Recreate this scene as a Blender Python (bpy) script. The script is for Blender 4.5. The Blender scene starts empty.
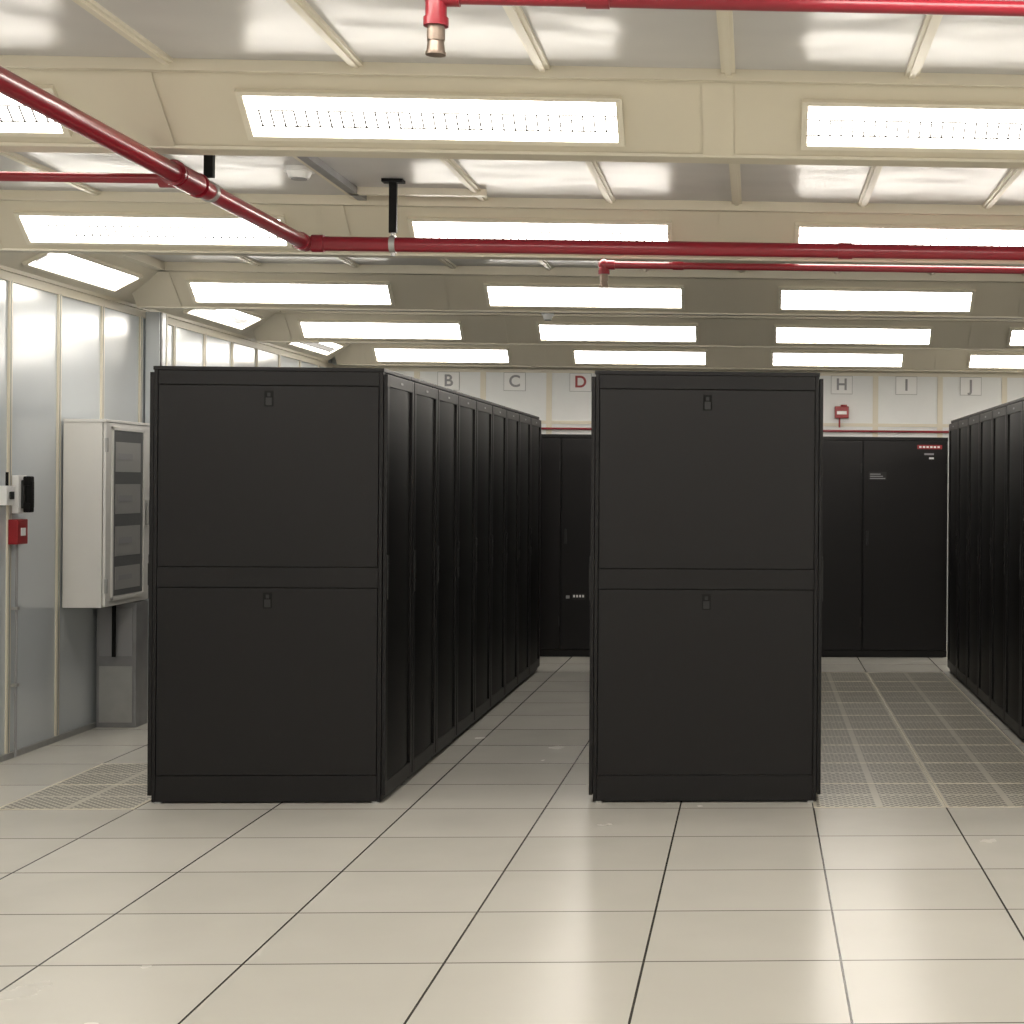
import bpy, bmesh, math, random
from mathutils import Matrix, Vector
random.seed(3)
S = bpy.context.scene
try:
    S.view_settings.view_transform = 'Standard'
    S.view_settings.look = 'None'
except Exception: pass

# ------------------------------------------------------------ materials
def newmat(name):
    m = bpy.data.materials.new(name); m.use_nodes = True
    nt = m.node_tree; b = nt.nodes['Principled BSDF']
    return m, nt, b
def mat(name, col, rough=0.5, metal=0.0, noise=0.0, nscale=8.0, bump=0.0, bscale=20.0, spec=0.5, coat=0.0):
    m, nt, b = newmat(name)
    b.inputs['Base Color'].default_value = (*col, 1)
    b.inputs['Roughness'].default_value = rough
    b.inputs['Metallic'].default_value = metal
    b.inputs['Specular IOR Level'].default_value = spec
    b.inputs['Coat Weight'].default_value = coat
    tc = nt.nodes.new('ShaderNodeTexCoord')
    if noise > 0:
        n = nt.nodes.new('ShaderNodeTexNoise'); n.inputs['Scale'].default_value = nscale
        n.inputs['Detail'].default_value = 3
        nt.links.new(tc.outputs['Object'], n.inputs['Vector'])
        r = nt.nodes.new('ShaderNodeMixRGB')
        r.inputs[1].default_value = (*[c*(1-noise) for c in col], 1)
        r.inputs[2].default_value = (*[min(1, c*(1+noise)) for c in col], 1)
        nt.links.new(n.outputs['Fac'], r.inputs[0]); nt.links.new(r.outputs[0], b.inputs['Base Color'])
    if bump > 0:
        n = nt.nodes.new('ShaderNodeTexNoise'); n.inputs['Scale'].default_value = bscale
        n.inputs['Detail'].default_value = 1
        nt.links.new(tc.outputs['Object'], n.inputs['Vector'])
        bp = nt.nodes.new('ShaderNodeBump'); bp.inputs['Strength'].default_value = bump
        bp.inputs['Distance'].default_value = 0.02
        nt.links.new(n.outputs['Fac'], bp.inputs['Height']); nt.links.new(bp.outputs[0], b.inputs['Normal'])
    return m
def emis(name, col, s):
    m, nt, b = newmat(name)
    b.inputs['Base Color'].default_value = (*col, 1)
    b.inputs['Emission Color'].default_value = (*col, 1)
    b.inputs['Emission Strength'].default_value = s
    return m

CREAM = mat('cream_painted_steel', (0.67, 0.615, 0.49), 0.42, noise=0.05, nscale=3)
CREAM2 = mat('cream_mullion_paint', (0.74, 0.69, 0.57), 0.45)
CEILP = mat('ceiling_panel_metal', (0.56, 0.55, 0.54), 0.30, noise=0.05, nscale=1.5, bump=0.9, bscale=3.2, spec=0.16)
WALLP = mat('wall_panel_laminate', (0.60, 0.64, 0.67), 0.17, noise=0.06, nscale=1.3, bump=0.30, bscale=1.7, spec=0.85)
WHITE = mat('white_wall_paint', (0.80, 0.81, 0.80), 0.4, noise=0.03)
CABW = mat('white_cabinet_enamel', (0.76, 0.75, 0.72), 0.35, noise=0.02)
RACK = mat('rack_black_powdercoat', (0.0078, 0.0070, 0.0073), 0.42, noise=0.10, nscale=2.5, spec=0.27)
RACKP = mat('rack_panel_powdercoat', (0.0088, 0.0078, 0.0081), 0.40, noise=0.10, nscale=2.5, spec=0.28)
BLACK = mat('black_gap', (0.003, 0.003, 0.003), 0.6, spec=0.2)
DGREY = mat('dark_grey_plastic', (0.02, 0.02, 0.02), 0.4, spec=0.35)
RED = mat('red_pipe_paint', (0.24, 0.009, 0.020), 0.3, noise=0.12, nscale=6, coat=0.2)
REDB = mat('red_plastic', (0.30, 0.012, 0.016), 0.35)
BRASS = mat('sprinkler_metal', (0.28, 0.22, 0.18), 0.38, metal=0.8, noise=0.3, nscale=40)
STEEL = mat('galvanised_steel', (0.42, 0.42, 0.41), 0.4, metal=0.6, noise=0.12, nscale=14)
GREYD = mat('grey_duct_metal', (0.26, 0.26, 0.265), 0.4, metal=0.3, noise=0.35, nscale=7)
PLATE = mat('white_plastic', (0.85, 0.85, 0.84), 0.4)
GREYT = mat('grey_lettering', (0.30, 0.30, 0.31), 0.5)
SHELF = mat('cabinet_interior_grey', (0.34, 0.34, 0.33), 0.4)
BLADE = mat('louver_blade', (0.055, 0.053, 0.050), 0.5)
GLASS = mat('smoked_window', (0.17, 0.175, 0.175), 0.15, spec=0.8)
LCOL = (1.0, 0.95, 0.875)
LAMP = emis('fluorescent_diffuser', LCOL, 15.0)

def mnode(nt, op, a, b=None, c=None):
    n = nt.nodes.new('ShaderNodeMath'); n.operation = op
    for i, v in enumerate((a, b, c)):
        if v is None: continue
        if isinstance(v, (int, float)): n.inputs[i].default_value = v
        else: nt.links.new(v, n.inputs[i])
    return n.outputs[0]

def dots_mat(name, base, hole, pitch, rad, axes, rough=0.5, solid=None, spec=0.5):
    """perforated sheet: staggered holes in plane given by axes (object coords)."""
    m, nt, b = newmat(name)
    tc = nt.nodes.new('ShaderNodeTexCoord'); sx = nt.nodes.new('ShaderNodeSeparateXYZ')
    nt.links.new(tc.outputs['Object'], sx.inputs[0])
    u = sx.outputs[axes[0]]; v = sx.outputs[axes[1]]
    def lattice(off):
        uu = mnode(nt, 'PINGPONG', mnode(nt, 'ADD', u, 10+off), pitch/2)
        vv = mnode(nt, 'PINGPONG', mnode(nt, 'ADD', v, 10+off), pitch/2)
        d2 = mnode(nt, 'ADD', mnode(nt, 'MULTIPLY', uu, uu), mnode(nt, 'MULTIPLY', vv, vv))
        return mnode(nt, 'LESS_THAN', d2, rad*rad)
    d = mnode(nt, 'MAXIMUM', lattice(0), lattice(pitch/2))
    if solid:
        su, sv, w = solid
        pu = mnode(nt, 'PINGPONG', mnode(nt, 'ADD', u, 12.0), su)
        pv = mnode(nt, 'PINGPONG', mnode(nt, 'ADD', v, 12.0), sv)
        k = mnode(nt, 'MULTIPLY', mnode(nt, 'GREATER_THAN', pu, w), mnode(nt, 'GREATER_THAN', pv, w))
        d = mnode(nt, 'MULTIPLY', d, k)
    mx = nt.nodes.new('ShaderNodeMixRGB'); mx.inputs[1].default_value = (*base, 1); mx.inputs[2].default_value = (*hole, 1)
    nt.links.new(d, mx.inputs[0]); nt.links.new(mx.outputs[0], b.inputs['Base Color'])
    b.inputs['Roughness'].default_value = rough
    b.inputs['Specular IOR Level'].default_value = spec
    return m
MESH = dots_mat('rack_perforated_door', (0.009, 0.008, 0.008), (0.0015, 0.0015, 0.0015), 0.012, 0.0042, (1, 2), 0.5, spec=0.25)
PERF = dots_mat('perforated_tile_surface', (0.66, 0.63, 0.55), (0.10, 0.09, 0.07), 0.042, 0.0105, (0, 1), 0.28, solid=(0.15, 0.15, 0.016))

def floor_mat():
    m, nt, b = newmat('raised_floor_tiles')
    tc = nt.nodes.new('ShaderNodeTexCoord'); sx = nt.nodes.new('ShaderNodeSeparateXYZ')
    nt.links.new(tc.outputs['Object'], sx.inputs[0])
    x = mnode(nt, 'ADD', sx.outputs[0], 0.33+12); y = mnode(nt, 'ADD', sx.outputs[1], -7.47+18)
    dx = mnode(nt, 'PINGPONG', x, 0.3); dy = mnode(nt, 'PINGPONG', y, 0.3)
    lx = mnode(nt, 'LESS_THAN', dx, 0.0038); ly = mnode(nt, 'LESS_THAN', dy, 0.0044)
    comb = nt.nodes.new('ShaderNodeCombineXYZ')
    nt.links.new(mnode(nt, 'FLOOR', mnode(nt, 'DIVIDE', x, 0.6)), comb.inputs[0])
    nt.links.new(mnode(nt, 'FLOOR', mnode(nt, 'DIVIDE', y, 0.6)), comb.inputs[1])
    wn = nt.nodes.new('ShaderNodeTexWhiteNoise'); nt.links.new(comb.outputs[0], wn.inputs['Vector'])
    nz = nt.nodes.new('ShaderNodeTexNoise'); nz.inputs['Scale'].default_value = 3; nz.inputs['Detail'].default_value = 5
    nt.links.new(tc.outputs['Object'], nz.inputs['Vector'])
    f = mnode(nt, 'ADD', mnode(nt, 'MULTIPLY', wn.outputs['Value'], 0.5), mnode(nt, 'MULTIPLY', nz.outputs['Fac'], 0.5))
    c = nt.nodes.new('ShaderNodeMixRGB'); c.inputs[1].default_value = (0.60, 0.58, 0.52, 1); c.inputs[2].default_value = (0.67, 0.65, 0.595, 1)
    nt.links.new(f, c.inputs[0])
    c2 = nt.nodes.new('ShaderNodeMixRGB'); c2.inputs[2].default_value = (0.17, 0.155, 0.13, 1)
    nt.links.new(ly, c2.inputs[0]); nt.links.new(c.outputs[0], c2.inputs[1])
    c3 = nt.nodes.new('ShaderNodeMixRGB'); c3.inputs[2].default_value = (0.05, 0.045, 0.038, 1)
    nt.links.new(lx, c3.inputs[0]); nt.links.new(c2.outputs[0], c3.inputs[1])
    nt.links.new(c3.outputs[0], b.inputs['Base Color'])
    r = mnode(nt, 'ADD', mnode(nt, 'MULTIPLY', nz.outputs['Fac'], 0.10), 0.17)
    r = mnode(nt, 'ADD', r, mnode(nt, 'MULTIPLY', wn.outputs['Value'], 0.04))
    nt.links.new(r, b.inputs['Roughness'])
    return m
FLOOR = floor_mat()

# ------------------------------------------------------------ mesh builder
class MB:
    def __init__(s): s.v=[]; s.f=[]; s.m=[]; s.mats=[]; s.sm=[]
    def mi(s, m):
        if m not in s.mats: s.mats.append(m)
        return s.mats.index(m)
    def add(s, vs, fs, m, smooth=False):
        o = len(s.v); s.v += [tuple(v) for v in vs]; k = s.mi(m)
        for f in fs: s.f.append([i+o for i in f]); s.m.append(k); s.sm.append(smooth)
    def box(s, x0, x1, y0, y1, z0, z1, m, bev=0.0):
        if bev > 0:
            bm = bmesh.new(); bmesh.ops.create_cube(bm, size=1)
            for v in bm.verts:
                v.co = Vector(((x0+x1)/2+v.co.x*(x1-x0), (y0+y1)/2+v.co.y*(y1-y0), (z0+z1)/2+v.co.z*(z1-z0)))
            bmesh.ops.bevel(bm, geom=bm.edges[:], offset=bev, segments=2, affect='EDGES', profile=0.7)
            bm.verts.index_update()
            s.add([v.co[:] for v in bm.verts], [[v.index for v in f.verts] for f in bm.faces], m); bm.free(); return
        vs = [(x0,y0,z0),(x1,y0,z0),(x1,y1,z0),(x0,y1,z0),(x0,y0,z1),(x1,y0,z1),(x1,y1,z1),(x0,y1,z1)]
        s.add(vs, [(0,3,2,1),(4,5,6,7),(0,1,5,4),(1,2,6,5),(2,3,7,6),(3,0,4,7)], m)
    def cyl(s, p0, p1, r, m, n=16, r1=None, caps=True):
        p0=Vector(p0); p1=Vector(p1); r1 = r if r1 is None else r1
        d=(p1-p0).normalized(); a = d.orthogonal().normalized(); b=d.cross(a)
        vs=[]
        for p, rr in ((p0,r),(p1,r1)):
            for i in range(n):
                t=2*math.pi*i/n; vs.append(p+(a*math.cos(t)+b*math.sin(t))*rr)
        s.add(vs, [(i,(i+1)%n,n+(i+1)%n,n+i) for i in range(n)], m, True)
        if caps:
            s.add(vs[:n], [list(range(n))[::-1]], m); s.add(vs[n:], [list(range(n))], m)
    def sphere(s, c, r, m, n=14, sc=(1,1,1)):
        vs=[];fs=[];k=n//2
        for j in range(k+1):
            ph=math.pi*j/k
            for i in range(n):
                t=2*math.pi*i/n
                vs.append((c[0]+r*sc[0]*math.sin(ph)*math.cos(t), c[1]+r*sc[1]*math.sin(ph)*math.sin(t), c[2]+r*sc[2]*math.cos(ph)))
        for j in range(k):
            for i in range(n): fs.append((j*n+i,(j+1)*n+i,(j+1)*n+(i+1)%n,j*n+(i+1)%n))
        s.add(vs, fs, m, True)
    def prism(s, prof, a0, a1, m, axis='x'):
        n=len(prof)
        mk = (lambda a,p:(a,p[0],p[1])) if axis=='x' else (lambda a,p:(p[0],a,p[1]))
        vs=[mk(a0,p) for p in prof]+[mk(a1,p) for p in prof]
        s.add(vs, [(i,(i+1)%n,n+(i+1)%n,n+i) for i in range(n)]+[list(range(n))[::-1], list(range(n,2*n))], m)
    def mesh(s, name):
        me=bpy.data.meshes.new(name); me.from_pydata(s.v,[],s.f)
        for m in s.mats: me.materials.append(m)
        for p,k,q in zip(me.polygons,s.m,s.sm): p.material_index=k; p.use_smooth=q
        bm=bmesh.new(); bm.from_mesh(me); bmesh.ops.recalc_face_normals(bm, faces=bm.faces[:]); bm.to_mesh(me); bm.free()
        me.update(); return me
    def obj(s, name, loc=(0,0,0), rot=(0,0,0), parent=None):
        return place(s.mesh(name), name, loc, rot, parent)
def place(me, name, loc=(0,0,0), rot=(0,0,0), parent=None):
    o=bpy.data.objects.new(name, me); S.collection.objects.link(o)
    o.location=loc; o.rotation_euler=rot
    if parent: o.parent=parent
    return o

# ------------------------------------------------------------ room
XL, XR, YB, YF = -3.88, 5.2, 15.40, -2.0
ZC = 2.75
b=MB(); b.box(XL-0.1,XR+0.1,YF-0.1,YB+0.1,-0.05,0,FLOOR); b.obj('floor')

b=MB(); b.box(XL-0.1,XR+0.1,YF-0.1,YB+0.1,ZC,ZC+0.08,CEILP)
ROWS=[-1.79,0.63,3.05,5.47,7.89,10.31,12.73,15.15]
DZ={5.47:.024,7.89:.012,3.05:.02}
DX={5.47:.010,7.89:.045}
k=-6
while -0.095+0.575*k < XR-0.1:
    x=-0.095+0.575*k
    if x>XL+0.35:
        for i in range(len(ROWS)-1):
            y0=ROWS[i]+0.47; y1=ROWS[i+1]-0.27
            b.box(x-0.022,x+0.022,y0,y1,ZC-0.012,ZC,CREAM2)
            b.box(x-0.010,x+0.010,y0,y1,ZC-0.020,ZC-0.012,CREAM2)
    k+=1
b.obj('ceiling')

def beam(row, last=False):
    b=MB(); d=DZ.get(row,0)
    x0=XL+0.10; x1=XR
    if last:
        prof=[(row-.27,ZC),(row-.27,2.70),(row-.20,2.70),(row+.03,2.515),(YB,2.515),(YB,ZC)]
    else:
        prof=[(row-.27,ZC),(row-.27,2.70+d*.6),(row-.20,2.70+d),(row+.03,2.515+d),(row+.17,2.515+d),(row+.40,2.70+d),(row+.47,2.70+d*.6),(row+.47,ZC)]
    b.prism(prof,x0,x1,CREAM,'x')
    b.box(x0,x1,row+.022,row+.036,2.507+d,2.517+d,CREAM2)
    for x in (-3.56,-1.94,-0.13,1.68,3.45):
        v=[(x-.05,row-.205,2.701+d),(x+.05,row-.205,2.701+d),(x+.05,row+.026,2.514+d),(x-.05,row+.026,2.514+d)]
        n=Vector((0,-.64,-.768))*0.003
        vs=[Vector(q) for q in v]+[Vector(q)+n for q in v]
        b.add(vs,[(4,5,6,7),(0,1,5,4),(1,2,6,5),(2,3,7,6),(3,0,4,7)],CREAM)
    b.obj('ceiling_beam')
for r in ROWS[:-1]: beam(r)
beam(ROWS[-1],True)

b=MB()
prof=[(XL,ZC),(XL,2.525),(XL+.03,2.525),(XL+.03,2.545),(XL+.31,2.70),(XL+.37,2.70),(XL+.37,ZC)]
b.prism(prof,YF,YB-.25,CREAM,'y'); b.obj('trim_1')
b=MB()
prof=[(XR-(p[0]-XL),p[1]) for p in prof]
b.prism(prof,YF,YB-.25,CREAM,'y'); b.obj('trim_2')

def wall_left():
    b=MB()
    b.box(XL-0.1,XL,YF-0.1,YB+0.1,0,ZC,WALLP)
    for k in range(-18,11):
        y=8.83+.61*k
        if y<YF or y>YB: continue
        w=0.020
        b.box(XL,XL+.010,y-w,y+w,0.0,2.49,CREAM2)
        b.box(XL+.010,XL+.013,y-.004,y+.004,0.0,2.49,STEEL)
    b.box(XL,XL+.013,YF,YB,2.48,2.53,CREAM2)
    b.obj('wall_left')
wall_left()
b=MB(); b.box(XL+.014,XL+.10,10.72,10.86,0,2.52,WALLP); b.box(XL+.10,XL+.104,10.735,10.765,0,2.52,DGREY)
b.box(XL+.10,XL+.103,10.84,10.86,0,2.52,CREAM2); b.obj('trim_3')
b=MB(); b.box(XL,XL+.02,YF,YB,0,0.03,STEEL); b.obj('baseboard_left',(0.0,0,0))
b=MB(); b.box(XR,XR+.1,YF-.1,YB+.1,0,ZC,WALLP)
for k in range(-18,11):
    y=8.83+.61*k
    if YF<y<YB: b.box(XR-.012,XR,y-.022,y+.022,0,2.525,CREAM2)
b.obj('wall_right')
b=MB(); b.box(XL-.1,XR+.1,YF-.1,YF,0,ZC,WALLP); b.obj('wall_front')
b=MB(); b.box(XL-.1,XR+.1,YB,YB+.1,0,ZC,WHITE)
for k in range(-7,8):
    x=1.105+.602*k
    if XL<x<XR:
        b.box(x-.025,x+.025,YB-.010,YB,0,2.515,CREAM2)
b.box(XL,XR,YB-.012,YB,2.47,2.52,CREAM2)
b.box(XL,XR,YB-.009,YB,2.0,2.03,CREAM2)
b.obj('wall_back')

# ------------------------------------------------------------ perforated floor tiles
b=MB(); b.box(-.297,.297,-.297,.297,0.0,.002,PERF)
for (a0,a1,c0,c1) in ((-.2985,.2985,-.2985,-.289),(-.2985,.2985,.289,.2985),(-.2985,-.289,-.289,.289),(.289,.2985,-.289,.289)):
    b.box(a0,a1,c0,c1,0,.0025,CREAM2)
ptile=b.mesh('perforated_floor_tile')
for i in range(9):
    for x in (.57,1.17): place(ptile,'perforated_floor_tile',(x,7.77+.6*i,0))
for i in range(2): place(ptile,'perforated_floor_tile',(-3.03,7.77+.6*i,0))

# ------------------------------------------------------------ server racks
def rack_mesh():
    b=MB(); H=1.967; yy=.298
    b.box(-.500,.500,-.284,.284,.02,1.95,BLACK)
    for sx in (-1,1):
        for sy in (-1,1):
            xs=sorted((sx*.508,sx*.492)); ys=sorted((sy*.270,sy*(yy-.001)))
            b.box(xs[0],xs[1],ys[0],ys[1],.006,1.955,RACK,.002)
    b.box(-.512,.512,-yy,yy,1.949,H,RACK,.003)
    b.box(-.508,.508,-yy+.004,yy-.004,.006,.06,RACK,.003)
    for i in range(3): b.box(-.30+.2*i,-.16+.2*i,-.2,.2,H,H+.003,DGREY)
    for sy in (-1,1):
        def sb(x0,x1,z0,z1,t,m,bev=.0015):
            ys=sorted((sy*.280,sy*(yy-.006+t))); b.box(x0,x1,ys[0],ys[1],z0,z1,m,bev)
        sb(-.490,.490,1.886,1.948,.004,RACK)
        sb(-.488,.488,1.068,1.882,.006,RACKP,.002)
        sb(-.490,.490,.974,1.064,.004,RACKP)
        sb(-.488,.488,.128,.970,.006,RACKP,.002)
        sb(-.490,.490,.014,.124,.004,RACKP)
        for z in (1.825,.915):
            sb(-.020,.020,z-.036,z+.036,.0070,BLACK,.001)
            sb(-.014,.014,z-.030,z+.004,.0085,DGREY,.001)
            sb(-.007,.007,z+.010,z+.026,.0085,DGREY,.001)
    for sx in (-1,1):
        def db(x0,x1,y0,y1,z0,z1,m,bev=.003):
            xs=sorted((sx*x0,sx*x1)); b.box(xs[0],xs[1],y0,y1,z0,z1,m,bev)
        db(.511,.528,-.292,-.250,.035,1.940,RACK)
        db(.511,.528,.250,.292,.035,1.940,RACK)
        db(.511,.528,-.250,.250,1.885,1.940,RACK)
        db(.511,.528,-.250,.250,.035,.095,RACK)
        n=8; vs=[];fs=[]
        for i in range(n+1):
            y=-.25+.5*i/n; x=.515+.012*(1-(y/.25)**2)
            vs+=[(sx*x,y,.095),(sx*x,y,1.885)]
        for i in range(n): fs.append((2*i,2*i+2,2*i+3,2*i+1))
        b.add(vs,fs,MESH,True)
        db(.520,.533,-.284,-.260,.92,1.12,DGREY,.003)
        db(.528,.537,-.280,-.264,.98,1.08,BLACK,.003)
        for z in (.2,1.0,1.8): db(.508,.524,.284,.297,z-.03,z+.03,DGREY,.002)
        db(.528,.5295,-.02,.03,1.907,1.917,GREYT,0)
    for sx in (-1,1):
        for sy in (-1,1):
            b.cyl((sx*.485,sy*.280,0),(sx*.485,sy*.280,.008),.020,STEEL,12)
            b.cyl((sx*.485,sy*.270,.008),(sx*.485,sy*.270,.03),.008,STEEL,8)
            b.cyl((sx*.38,sy*.22-.010,.018),(sx*.38,sy*.22+.010,.018),.018,BLACK,12)
    return b.mesh('server_rack')
RM=rack_mesh()
for cx in (-2.193,-.2215,2.040):
    for i in range(9):
        place(RM,'server_rack',(cx,7.595+.3+.6*i,0),(0,0,0))

# ------------------------------------------------------------ cooling cabinets at the back
def crac(name,x0,doors,w,label):
    b=MB(); Y0=14.0; Y1=14.9; H=1.865; x1=x0+doors*w
    b.box(x0,x1,Y0+.02,Y1,.03,H-.01,RACK)
    b.box(x0,x1,Y0+.005,Y1,H-.03,H,RACK,.004)
    b.box(x0+.02,x1-.02,Y0+.04,Y1-.03,0,.03,BLACK)
    b.box(x0,x1,Y0+.008,Y0+.03,.004,.060,RACK,.003)
    for i in range(doors):
        a=x0+i*w
        b.box(a+.005,a+w-.005,Y0,Y0+.025,.065,H-.035,RACKP,.006)
        b.box(a+.03,a+.05,Y0-.02,Y0,.95,1.07,DGREY,.004)
        for z in (.3,1.6): b.box(a+w-.016,a+w-.006,Y0-.006,Y0+.01,z-.04,z+.04,DGREY,.002)
    if label:
        a=x0+(doors-1)*w
        b.box(a+.46,a+.67,Y0-.003,Y0,1.765,1.80,REDB)
        for i in range(6): b.box(a+.475+.031*i,a+.495+.031*i,Y0-.005,Y0-.003,1.775,1.79,PLATE)
        b.box(a+.52,a+.60,Y0-.003,Y0,1.715,1.73,GREYT)
        b.box(a+.56,a+.60,Y0-.003,Y0,1.680,1.695,PLATE)
        b.box(a+.05,a+.20,Y0-.003,Y0,1.50,1.57,DGREY)
        for i in range(3): b.box(a+.06,a+.19-.02*i,Y0-.005,Y0-.003,1.51+.018*i,1.518+.018*i,GREYT)
    else:
        b.box(-1.53,-1.42,Y0-.003,Y0,.48,.53,DGREY)
        for i in range(4): b.box(-1.52+.025*i,-1.505+.025*i,Y0-.005,Y0-.003,.50,.52,PLATE)
        b.box(-1.58,-1.55,Y0-.004,Y0,.49,.515,GREYT)
    b.obj(name)
crac('cooling_cabinet',.903-2*.7215,3,.7215,True)
crac('cooling_cabinet',-3.07,3,.7215,False)

# ------------------------------------------------------------ fluorescent lights
def lamp_mesh():
    b=MB(); w=.585; h=.080
    for (a0,a1,c0,c1) in ((-w-.020,w+.020,h,h+.016),(-w-.020,w+.020,-h-.016,-h),(-w-.020,-w,-h,h),(w,w+.020,-h,h)):
        b.box(a0,a1,c0,c1,0,.018,CREAM2)
    b.add([(-w,-h,.003),(w,-h,.003),(w,h,.003),(-w,h,.003)],[(0,1,2,3)],LAMP)
    n=32
    for i in range(1,n):
        x=-w+2*w*i/n; b.box(x-.0024,x+.0024,-.045,.020,.006,.013,BLADE)
    b.box(-w,w,-.0445,-.0415,.006,.012,BLADE)
    b.box(-w,w,.018,.021,.006,.012,BLADE)
    return b.mesh('fluorescent_ceiling_light')
LM=lamp_mesh()
phi=math.radians(180-39.8)
for r in ROWS:
    for x in (-2.82,-1.05,.735,2.53,4.32):
        z=2.6035+DZ.get(r,0); x+=DX.get(r,0)
        place(LM,'fluorescent_ceiling_light',(x,r-.080,z),(phi,0,0))
        if r!=ROWS[-1]:
            place(LM,'fluorescent_ceiling_light',(x,r+.280,z),(phi,0,math.pi))
phi2=math.radians(180-29)
for r in ROWS[:-1]:
    place(LM,'fluorescent_ceiling_light',(XL+.165,r+1.50,2.6200),(phi2,0,math.radians(90)))
    place(LM,'fluorescent_ceiling_light',(XR-.165,r+1.50,2.6200),(phi2,0,math.radians(-90)))

# ------------------------------------------------------------ sprinkler pipes
ZP=2.470
def sprinkler(b,x,y,zp):
    b.sphere((x,y,zp),.027,RED)
    b.cyl((x,y,zp),(x,y,ZP-.030),.023,RED)
    b.cyl((x,y,ZP-.022),(x,y,ZP-.040),.027,RED)
    b.cyl((x,y,ZP-.040),(x,y,ZP-.048),.018,BRASS)
    b.cyl((x,y,ZP-.048),(x,y,ZP-.072),.021,BRASS,6)
    b.cyl((x,y,ZP-.072),(x,y,ZP-.096),.017,BRASS,12,.020)
    b.cyl((x,y,ZP-.096),(x,y,ZP-.102),.022,BRASS,12)
b=MB()
PX=-1.93
b.cyl((PX,YF+.02,ZP),(PX,7.2,ZP),.031,RED,20)
b.sphere((PX,7.2,ZP),.036,RED)
b.cyl((PX,7.12,ZP),(PX,7.17,ZP),.038,RED); b.cyl((PX+.03,7.2,ZP),(PX+.08,7.2,ZP),.038,RED)
b.cyl((PX,7.2,ZP),(XR-.1,7.2,ZP),.031,RED,20)
b.cyl((PX,5.62,ZP),(PX,5.80,ZP),.040,RED); b.cyl((PX,5.71,ZP),(PX-.085,5.71,ZP),.030,RED)
b.cyl((PX,5.71,ZP),(XL+.14,5.71,ZP),.017,RED)
b.cyl((PX,5.585,ZP),(PX,5.60,ZP),.043,RED);b.cyl((PX,5.82,ZP),(PX,5.835,ZP),.043,RED)
for (xs,y,zp) in ((-.715,7.80,ZP+.004),(-.692,3.60,ZP+.024)):
    b.cyl((xs,y,zp),(XR-.1,y,zp),.0165,RED)
    b.cyl((xs,y,zp),(xs+.05,y,zp),.022,RED)
    b.cyl((xs+.32,y,zp),(xs+.37,y,zp),.020,RED)
    sprinkler(b,xs,y,zp)
for y in (3.60,7.80):
    b.cyl((4.6,y,ZP),(4.6,7.2,ZP),.0165,RED)
for x in (.35,2.2): b.cyl((x,7.2,ZP),(x+.06,7.2,ZP),.036,RED)
for (x,y) in ((-1.56,7.2),(2.0,7.2),(PX+.0,5.95),(PX,1.5)):
    b.box(x-.045,x+.045,y-.03,y+.03,2.735,2.748,BLACK)
    b.box(x-.016,x+.016,y-.012,y+.012,ZP+.05,2.74,BLACK)
    if y==7.2:
        b.cyl((x-.012,y,ZP),(x+.012,y,ZP),.037,STEEL)
        b.cyl((x,y,ZP-.05),(x,y,ZP-.03),.010,STEEL,8); b.cyl((x,y,ZP+.03),(x,y,ZP+.08),.010,STEEL,8)
    else:
        b.cyl((x,y-.012,ZP),(x,y+.012,ZP),.037,STEEL)
b.obj('sprinkler_pipework')

def det(x,y,z,s=1):
    b=MB()
    b.cyl((0,0,0),(0,0,-.018),.055*s,PLATE,20); b.cyl((0,0,-.018),(0,0,-.045),.045*s,PLATE,20,.035*s)
    b.cyl((0,0,-.045),(0,0,-.050),.028*s,GREYT,16)
    b.obj('smoke_detector',(x,y,z))
det(-1.895,6.97,ZC,1.15); det(-1.3,10.41,2.515,.7)
b=MB(); b.box(-1.80,-1.76,6.55,7.58,ZC-.03,ZC,GREYD); b.box(-1.80,-1.2,7.40,7.44,ZC-.03,ZC,CREAM2); b.obj('ceiling_cable_conduit')

# ------------------------------------------------------------ back wall fittings
def letter(ch,x,col):
    e=bpy.data.objects.new('aisle_letter_sign',None); S.collection.objects.link(e); e.location=(x,YB-.002,2.385)
    b=MB(); b.box(-.10,.10,-.006,0,-.085,.085,SHELF); b.box(-.096,.096,-.008,-.006,-.081,.081,PLATE)
    b.obj('placard',parent=e)
    cu=bpy.data.curves.new('letter_curve','FONT'); cu.body=ch; cu.size=.15; cu.extrude=.001; cu.offset=.003; cu.align_x='CENTER'; cu.align_y='CENTER'
    t=bpy.data.objects.new('tmp',cu); S.collection.objects.link(t)
    dg=bpy.context.evaluated_depsgraph_get(); me=bpy.data.meshes.new_from_object(t.evaluated_get(dg))
    bpy.data.objects.remove(t); me.materials.clear(); me.materials.append(col)
    o=place(me,'letter',(0,-.010,0),(math.radians(90),0,0),e)
for i,ch in enumerate('ABCDEFGHIJKLMN'):
    x=.79+.602*(i-7)
    if x<XR-.2: letter(ch,x,REDB if ch=='D' else GREYT)
b=MB()
b.box(-.065,.065,-.05,0,-.055,.055,REDB,.008); b.box(-.045,.045,-.053,-.05,-.02,.01,PLATE)
b.cyl((-.02,-.03,-.055),(-.02,-.03,-.14),.008,REDB,8); b.cyl((.02,-.03,.055),(.02,-.03,.07),.03,REDB,12)
b.obj('fire_alarm_sounder',(.79,YB-.012,2.13))
b=MB(); b.cyl((XL+.12,15.33,1.955),(XR-.12,15.33,1.955),.011,RED,8)
for x in range(-3,6): b.box(x-.01,x+.01,15.33,YB-.013,1.945,1.965,STEEL)
b.obj('detection_pipe')

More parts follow.
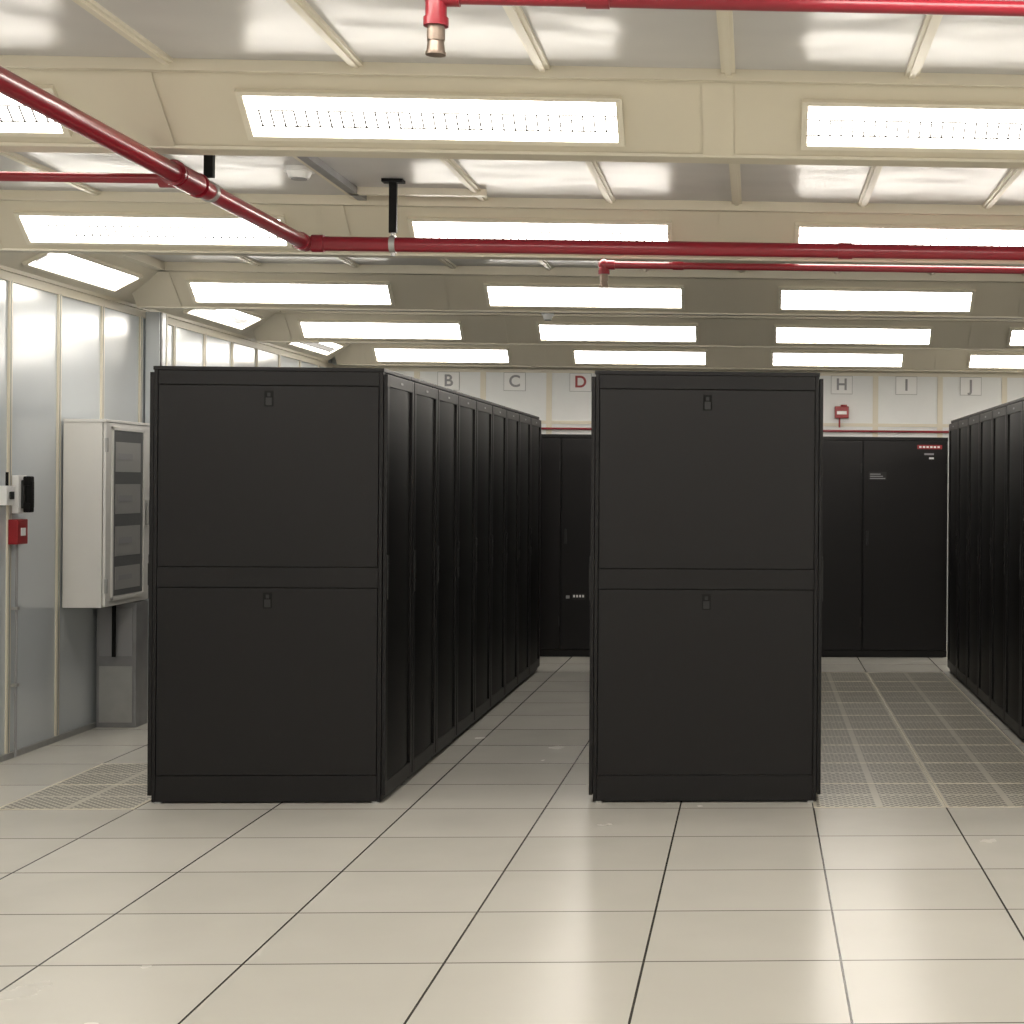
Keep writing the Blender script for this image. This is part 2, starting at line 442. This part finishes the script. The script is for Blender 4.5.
# ------------------------------------------------------------ left wall fittings
b=MB()
X0,X1,Y0,Y1,Z0,Z1=XL+.014,-3.632,9.48,10.16,.737,1.79
b.box(X0,X1-.02,Y0,Y1,Z0,Z1,CABW,.004)
b.box(X0,X1+.006,Y0-.006,Y1+.006,Z1-.012,Z1+.004,CABW,.003)
b.box(X1-.016,X1,Y0+.004,Y1-.004,Z0+.006,Z1-.014,CABW,.004)
b.box(X1,X1+.004,Y0+.09,Y1-.12,Z0+.06,Z1-.05,GLASS)
for (y0,y1,z0,z1) in ((Y0+.075,Y0+.095,Z0+.035,Z1-.035),(Y1-.125,Y1-.105,Z0+.035,Z1-.035),(Y0+.075,Y1-.105,Z0+.035,Z0+.055),(Y0+.075,Y1-.105,Z1-.055,Z1-.035)):
    b.box(X1,X1+.010,y0,y1,z0,z1,CABW,.002)
for (z,hh) in ((.83,.13),(1.02,.17),(1.26,.17),(1.50,.17)):
    b.box(X1+.004,X1+.006,Y0+.13,Y1-.17,z,z+hh,SHELF)
    b.box(X1+.006,X1+.008,Y0+.17,Y1-.30,z+hh*.40,z+hh*.62,GREYT)
b.box(X1,X1+.02,Y1-.075,Y1-.045,Z0+.45,Z0+.60,STEEL,.004)
for z in (Z0+.12,Z1-.14): b.box(X1-.005,X1+.008,Y0+.002,Y0+.018,z-.04,z+.04,STEEL,.002)
b.obj('electrical_distribution_cabinet')
b=MB()
b.box(XL+.022,-3.63,9.95,10.14,0,.735,GREYD,.003)
b.box(XL+.04,-3.65,9.944,9.95,.42,.70,GREYT); b.box(XL+.04,-3.65,9.944,9.95,.03,.36,STEEL)
b.cyl((-3.74,9.90,.42),(-3.74,9.90,.735),.012,BLACK,8)
b.obj('cable_trunking')
b=MB()
b.box(0,.05,-.06,.06,-.065,.065,REDB,.006); b.box(.05,.054,-.025,.025,-.02,.02,PLATE)
b.cyl((.02,0,-.065),(.02,0,-1.172),.007,GREYT,8)
for z in (-.4,-.8): b.box(0,.03,-.015,.015,z-.008,z+.008,STEEL)
b.obj('fire_call_point',(XL+.0142,8.86,1.180))
b=MB()
b.box(0,.035,-.05,.05,-.10,.10,PLATE,.006); b.box(.035,.05,-.022,.022,-.075,.075,DGREY,.006)
b.box(.045,.085,-.024,.024,.045,.095,BLACK,.010); b.box(.045,.085,-.024,.024,-.095,-.045,BLACK,.010)
b.box(.055,.088,-.018,.018,-.07,.07,BLACK,.008)
b.obj('wall_intercom_handset',(XL+.0142,8.89,1.375))
b=MB()
b.box(0,.04,-.05,.05,-.05,.05,PLATE,.006); b.box(.04,.05,-.02,.02,-.02,.02,DGREY,.004)
b.cyl((.02,0,.05),(.02,0,.12),.008,BLACK,8)
b.obj('wall_switch_box',(XL+.0142,8.74,1.37))

# ------------------------------------------------------------ world + camera
w=bpy.data.worlds.new('World'); S.world=w; w.use_nodes=True
w.node_tree.nodes['Background'].inputs[0].default_value=(.5,.5,.5,1)
w.node_tree.nodes['Background'].inputs[1].default_value=.2
cam=bpy.data.cameras.new('camera'); co=bpy.data.objects.new('camera',cam); S.collection.objects.link(co)
cam.sensor_width=36; cam.lens=1661/1024*36
cam.shift_x=-(837-512)/1024; cam.shift_y=-(512-485.6)/1024
co.location=(0,0,1.451)
yaw=math.radians(-2.8); roll=math.radians(0.41)
R=Matrix.Rotation(yaw,4,'Z')@Matrix.Rotation(math.radians(90),4,'X')@Matrix.Rotation(roll,4,'Z')
co.rotation_euler=R.to_euler()
S.camera=co
